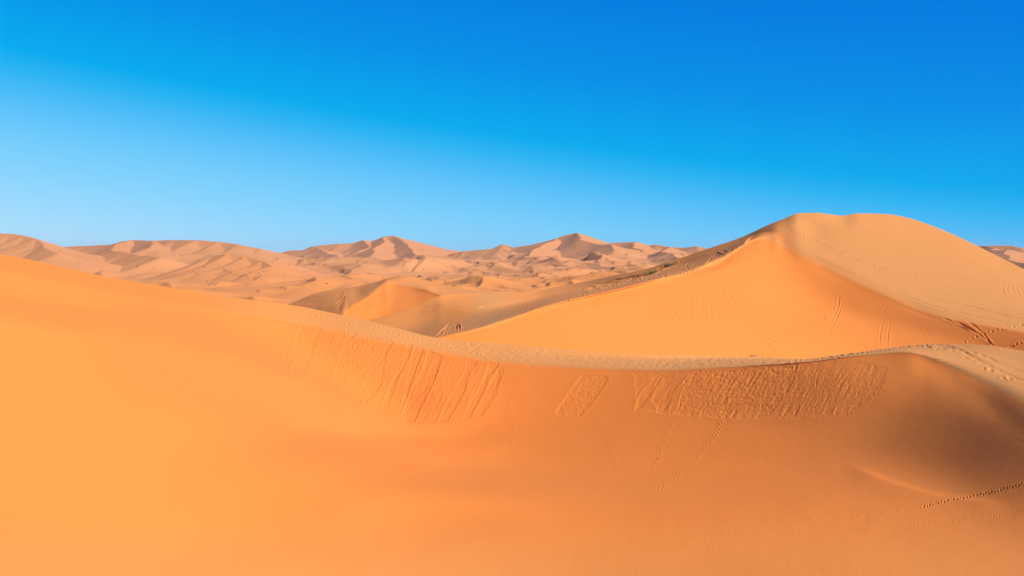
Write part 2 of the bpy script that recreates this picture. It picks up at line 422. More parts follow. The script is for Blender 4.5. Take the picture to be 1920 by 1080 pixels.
class Chart:
    def __init__(self):
        self.h = np.zeros((CH, CW), np.float32)

    def win(self, pts, pad):
        p = np.asarray(pts, float)
        x0 = int(max(p[:, 0].min() - pad - OX, 0)); x1 = int(min(p[:, 0].max() + pad - OX + 1, CW))
        y0 = int(max(p[:, 1].min() - pad - OY, 0)); y1 = int(min(p[:, 1].max() + pad - OY + 1, CH))
        if x1 <= x0 or y1 <= y0: return None
        gx, gy = np.meshgrid(np.arange(x0, x1) + OX, np.arange(y0, y1) + OY)
        return (slice(y0, y1), slice(x0, x1)), gx.astype(float), gy.astype(float)

    def dist(self, gx, gy, p):
        d = np.full(gx.shape, 1e9)
        for (a, b), (c, e) in zip(p[:-1], p[1:]):
            dx, dy = c - a, e - b
            t = np.clip(((gx - a) * dx + (gy - b) * dy) / (dx * dx + dy * dy + 1e-9), 0, 1)
            d = np.minimum(d, np.hypot(gx - a - t * dx, gy - b - t * dy))
        return d

    def stroke(self, pts, w=1.0, depth=0.6, rim=0.5, gap=0.0, wob=0.6):
        p = smooth_line(pts)
        if gap:
            t = np.gradient(p, axis=0); t /= np.linalg.norm(t, axis=1, keepdims=True) + 1e-9
            nrm = np.stack([-t[:, 1], t[:, 0]], 1)
            self.stroke(p + nrm * gap / 2, w, depth, rim, 0, wob); self.stroke(p - nrm * gap / 2, w, depth, rim, 0, wob)
            return
        q = self.win(p, 6 * w + 3)
        if q is None: return
        sl_, gx, gy = q
        d = self.dist(gx + wob * perlin(gx / 9, gy / 9, 5), gy + wob * perlin(gx / 9, gy / 9, 6), p)
        ends = np.minimum(np.hypot(gx - p[0, 0], gy - p[0, 1]), np.hypot(gx - p[-1, 0], gy - p[-1, 1]))
        fade = sst(0, 14, ends) * np.clip(0.75 + 0.6 * perlin(gx / 22, gy / 22, 9), 0.15, 1.3)
        self.h[sl_] += (fade * depth * (-np.exp(-(d / w) ** 2) + rim * np.exp(-((d - 2.0 * w) / (0.8 * w)) ** 2))).astype(np.float32)

    def welt(self, pts, w, h):
        p = smooth_line(pts)
        sl_, gx, gy = self.win(p, 5 * w)
        d = self.dist(gx, gy, p)
        ends = np.minimum(np.hypot(gx - p[0, 0], gy - p[0, 1]), np.hypot(gx - p[-1, 0], gy - p[-1, 1]))
        up = gy < np.interp(gx, p[np.argsort(p[:, 0]), 0], p[np.argsort(p[:, 0]), 1])
        self.h[sl_] += (h * sst(0, 70, ends) * np.exp(-(d / np.where(up, w * .8, w * 2.2)) ** 2)).astype(np.float32)

    def print_(self, x, y, rx, ry, depth, ang=0.0, rim=0.45):
        q = self.win([(x, y)], 4 * max(rx, ry) + 2)
        if q is None: return
        sl_, gx, gy = q
        c, s = math.cos(ang), math.sin(ang)
        a = ((gx - x) * c + (gy - y) * s) / rx; b = (-(gx - x) * s + (gy - y) * c) / ry
        r2 = a * a + b * b
        self.h[sl_] += (depth * (-np.exp(-r2) + rim * np.exp(-(np.sqrt(r2) - 1.7) ** 2 / 0.35))).astype(np.float32)

    def trail(self, pts, step=4.0, r=(1.4, 1.1), depth=1.0, side=1.3, skip=0.12, rnd=None):
        p = smooth_line(pts)
        L = np.concatenate([[0], np.cumsum(np.linalg.norm(np.diff(p, axis=0), axis=1))])
        s = 0.0; k = 0
        while s < L[-1]:
            x = np.interp(s, L, p[:, 0]); y = np.interp(s, L, p[:, 1])
            x2 = np.interp(s + 2, L, p[:, 0]); y2 = np.interp(s + 2, L, p[:, 1])
            tx, ty = x2 - x, y2 - y; n_ = math.hypot(tx, ty) + 1e-6
            sg = side if k % 2 else -side
            if rnd.random() > skip:
                self.print_(x - ty / n_ * sg + rnd.uniform(-.4, .4), y + tx / n_ * sg + rnd.uniform(-.3, .3), r[0] * rnd.uniform(.8, 1.2), r[1] * rnd.uniform(.8, 1.2),
                            depth * rnd.uniform(.6, 1.15), math.atan2(ty, tx))
            s += step * rnd.uniform(.8, 1.25); k += 1

    def slab(self, poly, depth=1.2, soft=1.3, rough=0.35, ang=-60.0, streak=0.5, seed=0, scal=2.0, lump=0.0):
        """A slid patch: its floor lies a little lower, with a lobed rim and rough, streaked sand inside."""
        p = np.asarray(poly + [poly[0]], float)
        q = self.win(p, 8)
        if q is None: return
        sl_, gx, gy = q
        wx = gx + scal * perlin(gx / 11, gy / 11, 40 + seed) + 0.5 * scal * perlin(gx / 4, gy / 4, 41 + seed)
        wy = gy + scal * perlin(gx / 11, gy / 11, 42 + seed) + 0.5 * scal * perlin(gx / 4, gy / 4, 43 + seed)
        ins = np.zeros(gx.shape, bool)
        for (a, b), (c, e) in zip(p[:-1], p[1:]):
            cond = (b > wy) != (e > wy)
            ins ^= cond & (wx < (c - a) * (wy - b) / (e - b + 1e-12) + a)
        d = self.dist(wx, wy, p) * np.where(ins, 1, -1)
        m = sst(-soft, soft, d)
        ca, sa = math.cos(math.radians(-180 - ang)), math.sin(math.radians(-180 - ang))
        al = gx * ca - gy * sa; ac = gx * sa + gy * ca
        tex = rough * (0.8 * perlin(gx / 4.5, gy / 4.5, 50 + seed) + 0.6 * perlin(gx / 2.2, gy / 2.2, 51 + seed)) \
            + streak * sst(-.5, .5, perlin(gx / 28, gy / 28, 59 + seed)) * (perlin(al / 38, ac / 5.0, 52 + seed) + 0.7 * perlin(al / 22, ac / 2.6, 53 + seed)) \
            + lump * (0.5 - np.abs(perlin(gx / 15 + perlin(gx / 8, gy / 8, 3), gy / 7, 54 + seed))) * 1.6
        lip = 0.35 * depth * np.exp(-((d + 1.2 * soft) / (1.2 * soft)) ** 2)
        self.h[sl_] += (m * (-depth + tex) + lip).astype(np.float32)

    def sample(self, U_, V_):
        x = np.clip(U_ - OX, 0, CW - 1.001); y = np.clip(V_ - OY, 0, CH - 1.001)
        i = x.astype(int); j = y.astype(int); fx_ = x - i; fy_ = y - j
        h = self.h
        r = (h[j, i] * (1 - fx_) + h[j, i + 1] * fx_) * (1 - fy_) + (h[j + 1, i] * (1 - fx_) + h[j + 1, i + 1] * fx_) * fy_
        return r * ((U_ > OX + 1) & (U_ < OX + CW - 2) & (V_ > OY) & (V_ < OY + CH - 2))


def smooth_line(pts, n=7):
    p = np.asarray(pts, float)
    if len(p) < 3 or len(p) > 40: return p
    q = np.concatenate([[2 * p[0] - p[1]], p, [2 * p[-1] - p[-2]]])
    o = []
    for i in range(1, len(q) - 2):
        for k in range(n):
            t = k / n
            o.append(0.5 * ((2 * q[i]) + (-q[i - 1] + q[i + 1]) * t + (2 * q[i - 1] - 5 * q[i] + 4 * q[i + 1] - q[i + 2]) * t * t + (-q[i - 1] + 3 * q[i] - 3 * q[i + 1] + q[i + 2]) * t ** 3))
    o.append(p[-1])
    return np.array(o)


def T(ox, oy, k, pts): return [(ox + x / k, oy + y / k) for x, y in pts]


rnd = random.Random(5)
cA, cB0, cB, cC = Chart(), Chart(), Chart(), Chart()
t5 = lambda p: T(400, 560, 3.177, p)
t6 = lambda p: T(900, 620, 3.195, p)
t7 = lambda p: T(1320, 600, 3.195, p)
t8 = lambda p: T(1200, 780, 3.6, p)
t9 = lambda p: T(1600, 860, 6.0, p)
# slid patches of the near slip face
cA.slab([(470, 604), (560, 612), (640, 630), (720, 648), (800, 664), (870, 677), (945, 690), (925, 740), (903, 783), (868, 784), (840, 790), (800, 797), (770, 790), (745, 777), (700, 764), (672, 757), (640, 742), (612, 728), (575, 712), (530, 698), (480, 682), (462, 640)], 0.45, 1.6, .15, -63, .55, 20, 3.0)
cA.slab([(1190, 700), (1300, 700), (1400, 692), (1500, 684), (1600, 678), (1665, 690), (1650, 730), (1600, 768), (1500, 784), (1400, 784), (1300, 778), (1240, 774), (1195, 765)], 0.35, 2.5, .12, -58, .5, 21, 3.0)
cA.slab(t5([(285, 115), (380, 125), (520, 150), (600, 160), (640, 180), (612, 260), (580, 360), (530, 460), (470, 445), (400, 400), (360, 400), (265, 360), (255, 270), (290, 180)]), 0.55, 1.4, .35, -70, .35, 1)
cA.slab(t5([(795, 205), (950, 225), (1040, 245), (1072, 258), (1030, 330), (1010, 480), (960, 580), (875, 635), (800, 600), (710, 545), (720, 450), (760, 330)]), 0.9, 1.3, .6, -65, .35, 2, 2.0, .3)
cA.slab(t5([(1010, 350), (1060, 330), (1150, 290), (1130, 400), (1000, 640), (960, 640), (990, 500)]), 0.3, 1.5, .15, -62, .5, 3)
cA.slab(t5([(1155, 270), (1190, 278), (1160, 360), (1100, 470), (1040, 650), (1003, 645), (1050, 520), (1120, 400)]), 0.8, 1.2, .3, -62, .3, 4, 1.0)
cA.slab(t5([(1195, 285), (1255, 300), (1215, 400), (1180, 500), (1150, 600), (1112, 690), (1140, 540), (1170, 400)]), 0.9, 1.2, .3, -62, .4, 5, 1.0)
cA.slab(t5([(1280, 310), (1365, 340), (1320, 480), (1240, 640), (1200, 735), (1140, 735), (1120, 690), (1180, 540), (1250, 420)]), 1.0, 1.2, .5, -62, .4, 6, 1.2)
cA.slab(t5([(1330, 480), (1480, 480), (1400, 620), (1330, 720), (1250, 760), (1190, 755), (1220, 690)]), 0.25, 1.5, .2, -62, .5, 7)
cA.slab(t5([(1510, 360), (1578, 370), (1530, 440), (1490, 560), (1400, 725), (1340, 735), (1370, 650), (1450, 520), (1500, 430)]), 0.8, 1.2, .3, -62, .3, 8, 1.0)
cA.slab(t5([(1640, 385), (1705, 385), (1650, 460), (1600, 570), (1525, 712), (1488, 715), (1530, 620), (1600, 500)]), 0.9, 1.2, .25, -60, .3, 9, 1.0)
cA.slab(t5([(1700, 410), (1712, 460), (1690, 560), (1640, 650), (1590, 700), (1555, 690), (1610, 590), (1660, 470)]), 0.5, 1.4, .1, -62, .3, 10, .8)
cA.slab(t6([(605, 268), (745, 268), (772, 285), (700, 390), (605, 510), (475, 512), (448, 492), (520, 390)]), 0.8, 1.2, .45, -58, .2, 11, 1.0, .5)
cA.slab(t6([(1060, 262), (1092, 265), (1040, 370), (980, 440), (928, 492), (925, 470), (960, 380)]), 0.5, 1.3, .15, -60, .4, 12, .8)
cA.slab(t6([(1092, 268), (1225, 272), (1150, 380), (1120, 500), (1060, 490), (1060, 450), (1025, 420)]), 0.5, 1.3, .2, -60, .4, 13, 1.5)
cA.slab(t6([(1225, 290), (1300, 242), (1460, 240), (1530, 232), (1700, 222), (1905, 200), (1880, 300), (1740, 505), (1680, 520), (1620, 520), (1500, 537), (1320, 507), (1200, 512), (1170, 500), (1210, 380)]), 0.7, 1.2, .32, -60, .45, 14, 2.2, .8)
cA.slab(t7([(580, 275), (700, 290), (1000, 290), (1100, 380), (1060, 440), (940, 530), (860, 572), (760, 578), (700, 588), (640, 585), (540, 580), (440, 590), (408, 572), (500, 420)]), 0.12, 4.0, .4, -62, .45, 15, 2.0, .3)
cA.slab([(380, 590), (476, 600), (478, 668), (400, 655), (300, 645), (330, 610)], 0.15, 2.5, .15, -80, .3, 16)
for pts in [[(1175, 300), (1120, 440), (1010, 640)], [(1250, 310), (1130, 560)], [(1580, 380), (1460, 540), (1345, 725)], [(1700, 400), (1590, 540), (1490, 712)], [(1030, 320), (1015, 470), (980, 560)],
            [(640, 180), (605, 290), (560, 420)], [(470, 140), (410, 300), (400, 400)], [(80, 80), (75, 180), (120, 260)], [(1365, 345), (1300, 520)], [(1110, 260), (1030, 420)], [(1750, 400), (1700, 470)]]:
    cA.stroke(t5(pts), 0.9, 0.5, .8)
for pts in [[(1240, 270), (1180, 400), (1130, 480)], [(1225, 300), (1200, 420), (1190, 500)], [(1480, 235), (1410, 330)], [(1905, 205), (1850, 320), (1735, 500)], [(770, 300), (680, 420), (605, 505)],
            [(640, 290), (560, 400), (540, 380)], [(1040, 340), (930, 480)], [(1560, 350), (1420, 520)], [(1240, 380), (1330, 300)]]:
    cA.stroke(t6(pts), 1.0, 0.6, .8)
for pts in [[(560, 300), (500, 420), (400, 565)], [(700, 440), (640, 580)], [(680, 320), (665, 420)], [(1060, 400), (1000, 500), (960, 530)], [(1300, 400), (1302, 450)], [(740, 460), (690, 540)],
            [(850, 300), (800, 420)], [(960, 360), (900, 480)]]:
    cA.stroke(t7(pts), 1.0, 0.7, .5)
cA.welt([(1575, 872), (1640, 897), (1690, 916), (1740, 931), (1790, 940), (1850, 946), (1900, 950)], 11.0, 2.6)
cA.welt([(1665, 966), (1635, 982), (1600, 998)], 8.0, 0.9)
# faint slides at the left of the near slip face, faint wind streaks
for k in range(26):
    x = rnd.uniform(20, 470); y0_ = 560 + x * 0.08 + rnd.uniform(-10, 20)
    cA.stroke([(x, y0_), (x + rnd.uniform(0, 8), y0_ + 20), (x + rnd.uniform(4, 22), y0_ + rnd.uniform(35, 60))], 1.3, rnd.uniform(.1, .28), .6)
# footprints in the bowl
for pts, st, rr, dp in [([(270, 250), (240, 300), (210, 360), (185, 440), (200, 540), (210, 620), (205, 680), (225, 750), (260, 820)], 3.4, (1.3, 1.2), .8),
                        ([(185, 400), (180, 450), (190, 500)], 3, (1.2, 1.0), .6),
                        ([(560, 535), (480, 590), (430, 640), (370, 690), (335, 775)], 4, (1.4, 1.0), .6),
                        ([(450, 640), (400, 640)], 3, (1.3, 1.0), .5),
                        ([(810, 330), (770, 420), (740, 490), (720, 560), (745, 640), (790, 730), (820, 800), (820, 880), (850, 925), (925, 945)], 3.2, (1.2, 1.1), .8),
                        ([(1185, 510), (1130, 610), (1090, 700), (1040, 820)], 2.8, (1.4, 1.1), 1.25),
                        ([(1035, 860), (1045, 920), (1070, 945), (1110, 930), (1200, 865), (1280, 795), (1340, 715), (1400, 640), (1450, 535)], 2.8, (1.5, 1.1), 1.0),
                        ([(1450, 535), (1430, 610), (1380, 670)], 3, (1.5, 1.1), .8),
                        ([(1015, 970), (1075, 980)], 4, (1.1, .8), .6), ([(1115, 955), (1185, 970)], 4, (1.1, .8), .6), ([(1255, 995), (1320, 1000)], 4, (1.1, .8), .7), ([(1330, 1075), (1360, 1060)], 4, (1.1, .8), .6)]:
    cA.trail(t6(pts), st * 1.15, (rr[0] * 1.1, rr[1] * 1.1), dp * rnd.uniform(.9, 1.2), 1.2, .22, rnd)
for pts, dp in [([(540, 712), (700, 705), (920, 700), (1100, 697), (1250, 690)], .8), ([(1330, 705), (1430, 682), (1600, 663), (1840, 628)], 1.0), ([(440, 820), (560, 800), (700, 797), (860, 790), (1040, 785), (1230, 778)], .8),
                ([(400, 815), (530, 860), (720, 915), (860, 975), (930, 995), (1100, 1015), (1200, 1015), (1310, 1045)], .7), ([(1340, 1022), (1560, 1050)], .7),
                ([(0, 770), (120, 805)], .7), ([(300, 855), (450, 890), (570, 925), (700, 960), (860, 985)], .6), ([(0, 895), (250, 870)], .4), ([(0, 750), (190, 740)], .5), ([(1310, 620), (1380, 615)], 1.2),
                ([(170, 785), (240, 780)], .5), ([(380, 670), (440, 628)], .5), ([(160, 920), (260, 912)], .5)]:
    cA.trail(t8(pts), 4.6, (1.4, .9), dp * 1.3, .8, .2, rnd)
cA.trail(t9([(790, 550), (900, 520), (1100, 480), (1260, 450), (1400, 410), (1600, 370), (1750, 325), (1919, 280), (2200, 200)]), 5.6, (2.1, 1.2), 2.0, 1.0, .03, rnd)
cA.trail(t9([(130, 805), (400, 780), (600, 755), (800, 735), (1000, 705), (1280, 680), (1500, 655), (1700, 630), (1919, 590), (2200, 540)]), 4.8, (1.5, .9), 1.2, .8, .08, rnd)
for k in range(70):
    cA.print_(rnd.uniform(20, 1000), rnd.uniform(940, 1075), rnd.uniform(1, 2), rnd.uniform(.7, 1.0), rnd.uniform(.1, .35), 0)
# the flat top between lip and far edge: trampled
top = lambda x: pchip(*FA['lines'][0], np.array([float(x)]))[0]
lip_ = lambda x: pchip(*FA['lines'][1], np.array([float(x)]))[0]
for k in range(850):
    x = rnd.uniform(830, 1500); f = rnd.random()
    y = top(x) + (lip_(x) - top(x)) * (0.05 + 0.75 * f)
    cA.print_(x, y, rnd.uniform(2, 9), rnd.uniform(.5, .75), rnd.uniform(.2, .95) ** 2, rnd.uniform(-.1, .2))
for a, b, rr in [(1265, 680, 22), (1280, 681, 32), (1300, 682, 42)]:
    cA.stroke([(a + rr * math.cos(t), b + rr * .13 * math.sin(t)) for t in np.linspace(1.2, 5.6, 12)], .8, .6, .5)
cA.trail([(590, 592), (700, 617), (815, 643), (850, 652), (920, 668)], 9, (3.0, .9), .8, .9, .25, rnd)
cA.trail([(560, 583), (640, 596), (740, 620), (800, 640)], 7, (2.6, .8), .6, 1.5, .3, rnd)
cA.trail([(430, 565), (540, 585), (620, 600)], 9, (2.6, .7), .4, 2.5, .3, rnd)
for k in range(60):
    x = rnd.uniform(330, 640); cA.print_(x, top(x) + rnd.uniform(3, 14), rnd.uniform(2, 5), .7, rnd.uniform(.1, .3), .25)
cA.trail([(1500, 676), (1570, 667), (1640, 655), (1700, 648), (1750, 647)], 8, (3.6, .8), 1.4, .8, .1, rnd)
cA.trail([(1560, 671), (1640, 659), (1690, 654)], 9, (3.0, .7), 1.1, .8, .2, rnd)
cA.trail([(1740, 652), (1790, 656), (1850, 668)], 14, (4.5, 1.3), 1.0, 1.2, .2, rnd)
for x, y, a, b, dp in [(1857, 694, 5, 2.0, 2.2), (1845, 692, 4, 1.4, 1.0), (1893, 709, 5, 2.0, 2.2), (1882, 710, 5, 1.8, 1.2), (1838, 683, 6, 1.5, .9), (1810, 671, 5, 1.4, .8), (1765, 653, 7, 1.6, 1.2), (1740, 650, 6, 1.2, 1.0), (1700, 649, 6, 1.0, 1.3)]:
    cA.print_(x, y, a, b, dp, .25)
for pts, w_, dp in [([(1745, 648), (1790, 653), (1822, 668), (1868, 693), (1925, 717), (2000, 745)], 2.2, 1.6), ([(1770, 648), (1830, 663), (1870, 680), (1925, 703), (2000, 730)], 1.8, 1.0),
                    ([(1790, 648), (1850, 668), (1880, 688), (1925, 712)], 1.3, .9), ([(1800, 650), (1860, 664), (1925, 682), (2000, 705)], 1.6, .8), ([(1815, 655), (1860, 675), (1925, 698)], 1.2, .7),
                    ([(1830, 652), (1880, 664), (1925, 676)], 1.2, .4), ([(1750, 652), (1800, 662), (1850, 684)], 1.2, .5)]:
    cA.stroke(pts, w_, dp, .5)

# the great dune: wheel ruts on the lit face, prints over its shoulder
t3 = lambda p: T(1040, 380, 3.0, p)
t4 = lambda p: T(1400, 380, 3.692, p)
for pts, w_, dp in [([(590, 540), (620, 620), (680, 700), (730, 790), (770, 860)], 1.3, .45), ([(650, 570), (700, 670), (780, 760), (840, 860)], 1.6, .45), ([(765, 500), (765, 600), (775, 700)], 1.3, .5), ([(830, 520), (825, 620), (832, 700)], 1.3, .5),
                    ([(700, 560), (720, 640), (760, 720)], 1.3, .2), ([(930, 490), (880, 560), (880, 640), (920, 720), (1000, 840)], 1.4, .45), ([(935, 550), (940, 620), (990, 720), (1060, 840)], 1.4, .35), ([(1200, 400), (1000, 450), (945, 490), (955, 540), (1040, 650), (1120, 740), (1200, 800), (1275, 890)], 1.2, .75),
                    ([(985, 510), (1010, 570), (1080, 650), (1160, 750)], 1.2, .75), ([(1240, 590), (1330, 660), (1420, 740), (1540, 850)], 1.0, .6), ([(1260, 560), (1360, 640), (1450, 700), (1540, 750)], 1.0, .6), ([(1230, 620), (1300, 680)], 1.0, .4),
                    ([(1100, 860), (1150, 790), (1230, 750), (1340, 730)], 1.3, .5), ([(1150, 860), (1190, 800), (1270, 755), (1350, 735)], 1.3, .5), ([(1600, 520), (1590, 600), (1550, 680), (1545, 750)], 1.3, .7), ([(1620, 560), (1575, 670), (1535, 745)], 1.3, .7),
                    ([(1850, 650), (1830, 740), (1828, 820)], 1.1, .8), ([(1890, 650), (1875, 740), (1870, 820)], 1.1, .8), ([(1530, 590), (1500, 690)], 1.1, .4), ([(1735, 700), (1722, 780)], 1.1, .6), ([(1750, 700), (1735, 780)], 1.1, .5), ([(1640, 680), (1610, 750)], 1.0, .4),
                    ([(1200, 790), (1280, 890)], 1.0, .5), ([(1230, 790), (1370, 890)], 1.0, .5), ([(1260, 780), (1400, 880)], 1.0, .45), ([(1290, 800), (1420, 890)], 1.0, .4), ([(1310, 560), (1320, 610)], 1, .4), ([(1250, 700), (1330, 760)], .9, .4),
                    ([(1340, 700), (1500, 820), (1560, 860)], .9, .5), ([(1380, 620), (1520, 745)], .9, .5)]:
    cB.stroke(t3(pts), w_ * 1.1, dp * 1.4, .5)
for k in range(34):
    x = rnd.uniform(1080, 1600); y = rnd.uniform(560, 640)
    a_ = rnd.uniform(.5, .75); l_ = rnd.uniform(18, 60)
    cB.stroke([(x, y), (x + l_ * a_ * .6, y + l_ * .5), (x + l_ * a_, y + l_)], .9, rnd.uniform(.1, .35), .5)
for k in range(46):
    x = rnd.uniform(1560, 1900); y = 500 + (x - 1500) * .36 + rnd.uniform(-5, 55)
    l_ = rnd.uniform(10, 30)
    cB.stroke([(x, y), (x - l_ * .3, y + l_ * .55), (x - l_ * .7, y + l_)], 1.1, rnd.uniform(.15, .5), .6)
for pts, st, rr, dp in [([(240, 290), (320, 285), (460, 290)], 3.2, (1.1, .8), .9), ([(290, 150), (400, 220), (560, 295), (720, 370), (880, 430), (1040, 480), (1200, 515)], 2.6, (1.3, .9), 1.3), ([(300, 165), (410, 235), (570, 305), (730, 380), (890, 440), (1050, 487)], 3.2, (1.1, .8), 1.0),
                        ([(1200, 515), (1500, 520), (1700, 555), (1850, 575), (1990, 600)], 3.0, (1.5, .8), 1.1), ([(710, 75), (830, 150), (960, 240), (1080, 330), (1160, 385), (1240, 440), (1370, 510)], 3.2, (1.1, .8), 1.1), ([(1180, 530), (1400, 560), (1800, 650), (1980, 690)], 4, (1.3, .7), .6),
                        ([(1360, 510), (1500, 515), (1600, 540)], 4, (1.4, .7), .6), ([(120, 240), (165, 320)], 4, (1, .8), .5), ([(1240, 290), (1400, 370), (1560, 450)], 5, (1.1, .7), .4), ([(1300, 130), (1190, 260), (1240, 300)], 6, (1, .7), .2)]:
    cB0.trail(t4(pts), st, rr, dp, .9, .1, rnd)
for pts, w_, dp in [([(530, 250), (800, 360), (1100, 490), (1400, 570)], .9, .55), ([(900, 80), (1100, 200), (1300, 320), (1600, 440)], .9, .45), ([(930, 190), (1200, 330), (1450, 460), (1700, 560)], .9, .6), ([(1080, 640), (1300, 720), (1500, 770), (1990, 870)], 1.2, .8), ([(1000, 590), (1200, 650), (1500, 710), (1990, 830)], 1.1, .7),
                    ([(1050, 600), (1300, 665), (1600, 730), (1990, 800)], 1.1, .6), ([(1200, 540), (1500, 620), (1990, 700)], 1.0, .5), ([(1300, 560), (1700, 640), (1990, 680)], .9, .5), ([(1450, 600), (1700, 710)], 1.1, .6), ([(1400, 540), (1700, 600), (1990, 640)], .9, .5),
                    ([(950, 80), (1150, 210), (1450, 380), (1650, 450)], .9, .3), ([(1740, 430), (1790, 500)], 1, .4), ([(1810, 450), (1880, 525)], 1, .4)]:
    cB0.stroke(t4(pts), w_, dp * 1.1, .5)
for k in range(26):
    x = rnd.uniform(1620, 1900); y = 500 + (x - 1600) * .26 + rnd.uniform(0, 55)
    cB0.stroke([(x, y), (x + 40, y + 11), (x + rnd.uniform(70, 130), y + rnd.uniform(20, 36))], .9, rnd.uniform(.15, .45), .5)
for k in range(7):
    x = 1880 + k * 9
    cB0.stroke([(x + 4, 530), (x - 1, 540), (x + 3, 552), (x + 12, 560)], 1.0, .8, .5)
cB0.trail(t4([(1510, 970), (1600, 920), (1700, 890), (1850, 860), (1990, 835)]), 8, (3, 1.6), 1.2, .8, .1, rnd)
cB.trail(t4([(1510, 970), (1600, 920), (1700, 890), (1850, 860), (1990, 835)]), 8, (3, 1.6), 1.2, .8, .1, rnd)
cB.trail(t4([(1820, 1000), (1900, 970), (1990, 950)]), 7, (3, 1.6), 1.5, .8, .1, rnd)
for pts in [[(1400, 790), (1600, 910), (1720, 1000)], [(1500, 800), (1620, 890), (1700, 990)], [(1350, 800), (1500, 850), (1600, 910)]]:
    cB.stroke(t4(pts), 1.6, .9, .8)
# the shaded back slope
tz5 = lambda p: T(1100, 420, 6.0, p)
tz7 = lambda p: T(500, 520, 4.8, p)
for pts, w_, dp in [([(1190, 400), (1130, 460), (1150, 510), (1210, 525)], .9, 1.0), ([(1160, 420), (1120, 480), (1170, 530)], .8, .8), ([(1240, 420), (1200, 460), (1230, 500), (1270, 510)], .8, .9), ([(1440, 300), (1400, 380), (1330, 460)], .9, 1.0), ([(1480, 290), (1430, 370), (1300, 480)], .9, 1.0),
                    ([(1430, 300), (1490, 330), (1545, 362)], 1.1, 1.6), ([(1520, 290), (1600, 332)], 1.0, 1.4), ([(1620, 240), (1630, 290), (1600, 330), (1540, 370)], .9, 1.0), ([(1780, 170), (1770, 210), (1700, 260)], .8, .9), ([(1919, 110), (1850, 160), (1720, 265)], .9, 1.2), ([(1890, 110), (1800, 200), (1740, 250)], .8, .9),
                    ([(1690, 200), (1730, 230), (1700, 260)], .8, .8), ([(1340, 370), (1250, 410)], .7, .6), ([(1500, 380), (1420, 430), (1310, 490)], .9, 1.2), ([(1560, 350), (1440, 420), (1340, 470)], .8, .9),
                    ([(0, 735), (300, 668), (560, 600), (700, 560), (860, 492), (1000, 440)], 2.0, 3.0), ([(60, 690), (200, 670), (300, 650)], 1.2, 1.5), ([(250, 655), (420, 615)], 1.2, 1.2), ([(300, 640), (500, 590), (700, 530)], 1.4, 1.2),
                    ([(100, 600), (500, 530), (900, 420), (1300, 290)], .9, .4), ([(700, 600), (1000, 520), (1200, 430)], .8, .5), ([(600, 640), (900, 560), (1100, 510)], .8, .6), ([(0, 780), (400, 700), (800, 620)], .8, .5), ([(1400, 300), (1100, 400), (900, 480)], .8, .4)]:
    cB0.stroke(tz5(pts), w_, dp * 1.4, .6)
for k in range(150):
    x = rnd.uniform(1060, 1400); y = pchip(*FB['lines'][1], np.array([x]))[0] - rnd.uniform(0, 7) * (1.2 if x < 1250 else .8)
    cB0.print_(x, y, rnd.uniform(1, 3.5), rnd.uniform(.5, .9), rnd.uniform(.2, .8), rnd.uniform(-.6, 0))
for k in range(22):
    x = 1170 + k * 8; y = 533 - k * 2.6
    cB0.stroke([(x - 5, y - 10), (x + 4, y - 6), (x + 7, y)], .8, .6, .6)
for k in range(70):
    x = rnd.uniform(830, 1440); y = pchip(*FB['lines'][1], np.array([x]))[0] + rnd.uniform(-2, 3)
    cB.print_(x, y, rnd.uniform(1, 2.5), rnd.uniform(.8, 1.4), rnd.uniform(.4, 1.0), rnd.uniform(-.6, 0))
for pts, w_, dp in [([(1040, 350), (1240, 290), (1600, 250), (1919, 240)], .9, .7), ([(1100, 390), (1500, 350), (1919, 290)], 1.0, .7), ([(1060, 380), (1400, 360), (1700, 310), (1990, 260)], .8, .6), ([(1300, 300), (1500, 262), (1800, 256), (1919, 262)], .9, .8), ([(1250, 330), (1600, 300), (1919, 262)], .8, .5),
                    ([(1510, 545), (1600, 460), (1650, 410)], 1.2, 1.2), ([(1540, 545), (1620, 450), (1680, 400)], 1.1, 1.2), ([(1575, 540), (1640, 440)], 1.0, 1.0), ([(1650, 460), (1680, 505)], 1.2, 1.4), ([(1690, 390), (1735, 440), (1735, 495)], 1.1, 1.2), ([(1670, 400), (1710, 440), (1705, 500)], 1.1, 1.2),
                    ([(1640, 180), (1600, 220)], .8, .6), ([(1660, 180), (1640, 230)], .8, .6), ([(1780, 255), (1900, 275), (1990, 265)], 1, .9), ([(1200, 290), (1400, 270), (1550, 240)], .8, .5), ([(1150, 370), (1300, 365), (1500, 330)], .7, .5)]:
    cB0.stroke(tz7(pts), w_ * 1.1, dp * 1.8, .6)
cB0.trail(tz7([(1780, 372), (1850, 360), (1990, 325), (2150, 280), (2400, 240)]), 4.5, (1.4, .8), 1.2, .7, .1, rnd)
for pts, w_, dp in [([(760, 100), (700, 170), (690, 210), (640, 270), (600, 320)], .9, 1.3), ([(640, 110), (690, 150), (700, 190)], .9, 1.2), ([(740, 100), (700, 160), (650, 230), (560, 300)], .8, 1.0), ([(370, 200), (420, 180), (460, 180), (490, 210), (560, 220)], .8, 1.0), ([(540, 170), (575, 210), (570, 250)], .8, 1.0),
                    ([(580, 140), (630, 190), (610, 230)], .8, .9), ([(690, 230), (690, 290), (695, 350)], .8, 1.0), ([(630, 250), (640, 340)], .8, 1.0), ([(550, 280), (600, 340)], .8, 1.0), ([(520, 280), (580, 330)], .8, 1.0), ([(660, 250), (620, 300), (560, 270)], .8, .9), ([(440, 190), (400, 225), (330, 260)], .7, .8), ([(400, 190), (300, 240)], .7, .7),
                    ([(700, 180), (640, 230), (560, 280)], .9, 1.1), ([(300, 235), (400, 225), (500, 240)], .8, .8)]:
    cC.stroke(tz7(pts), w_, dp, .6)
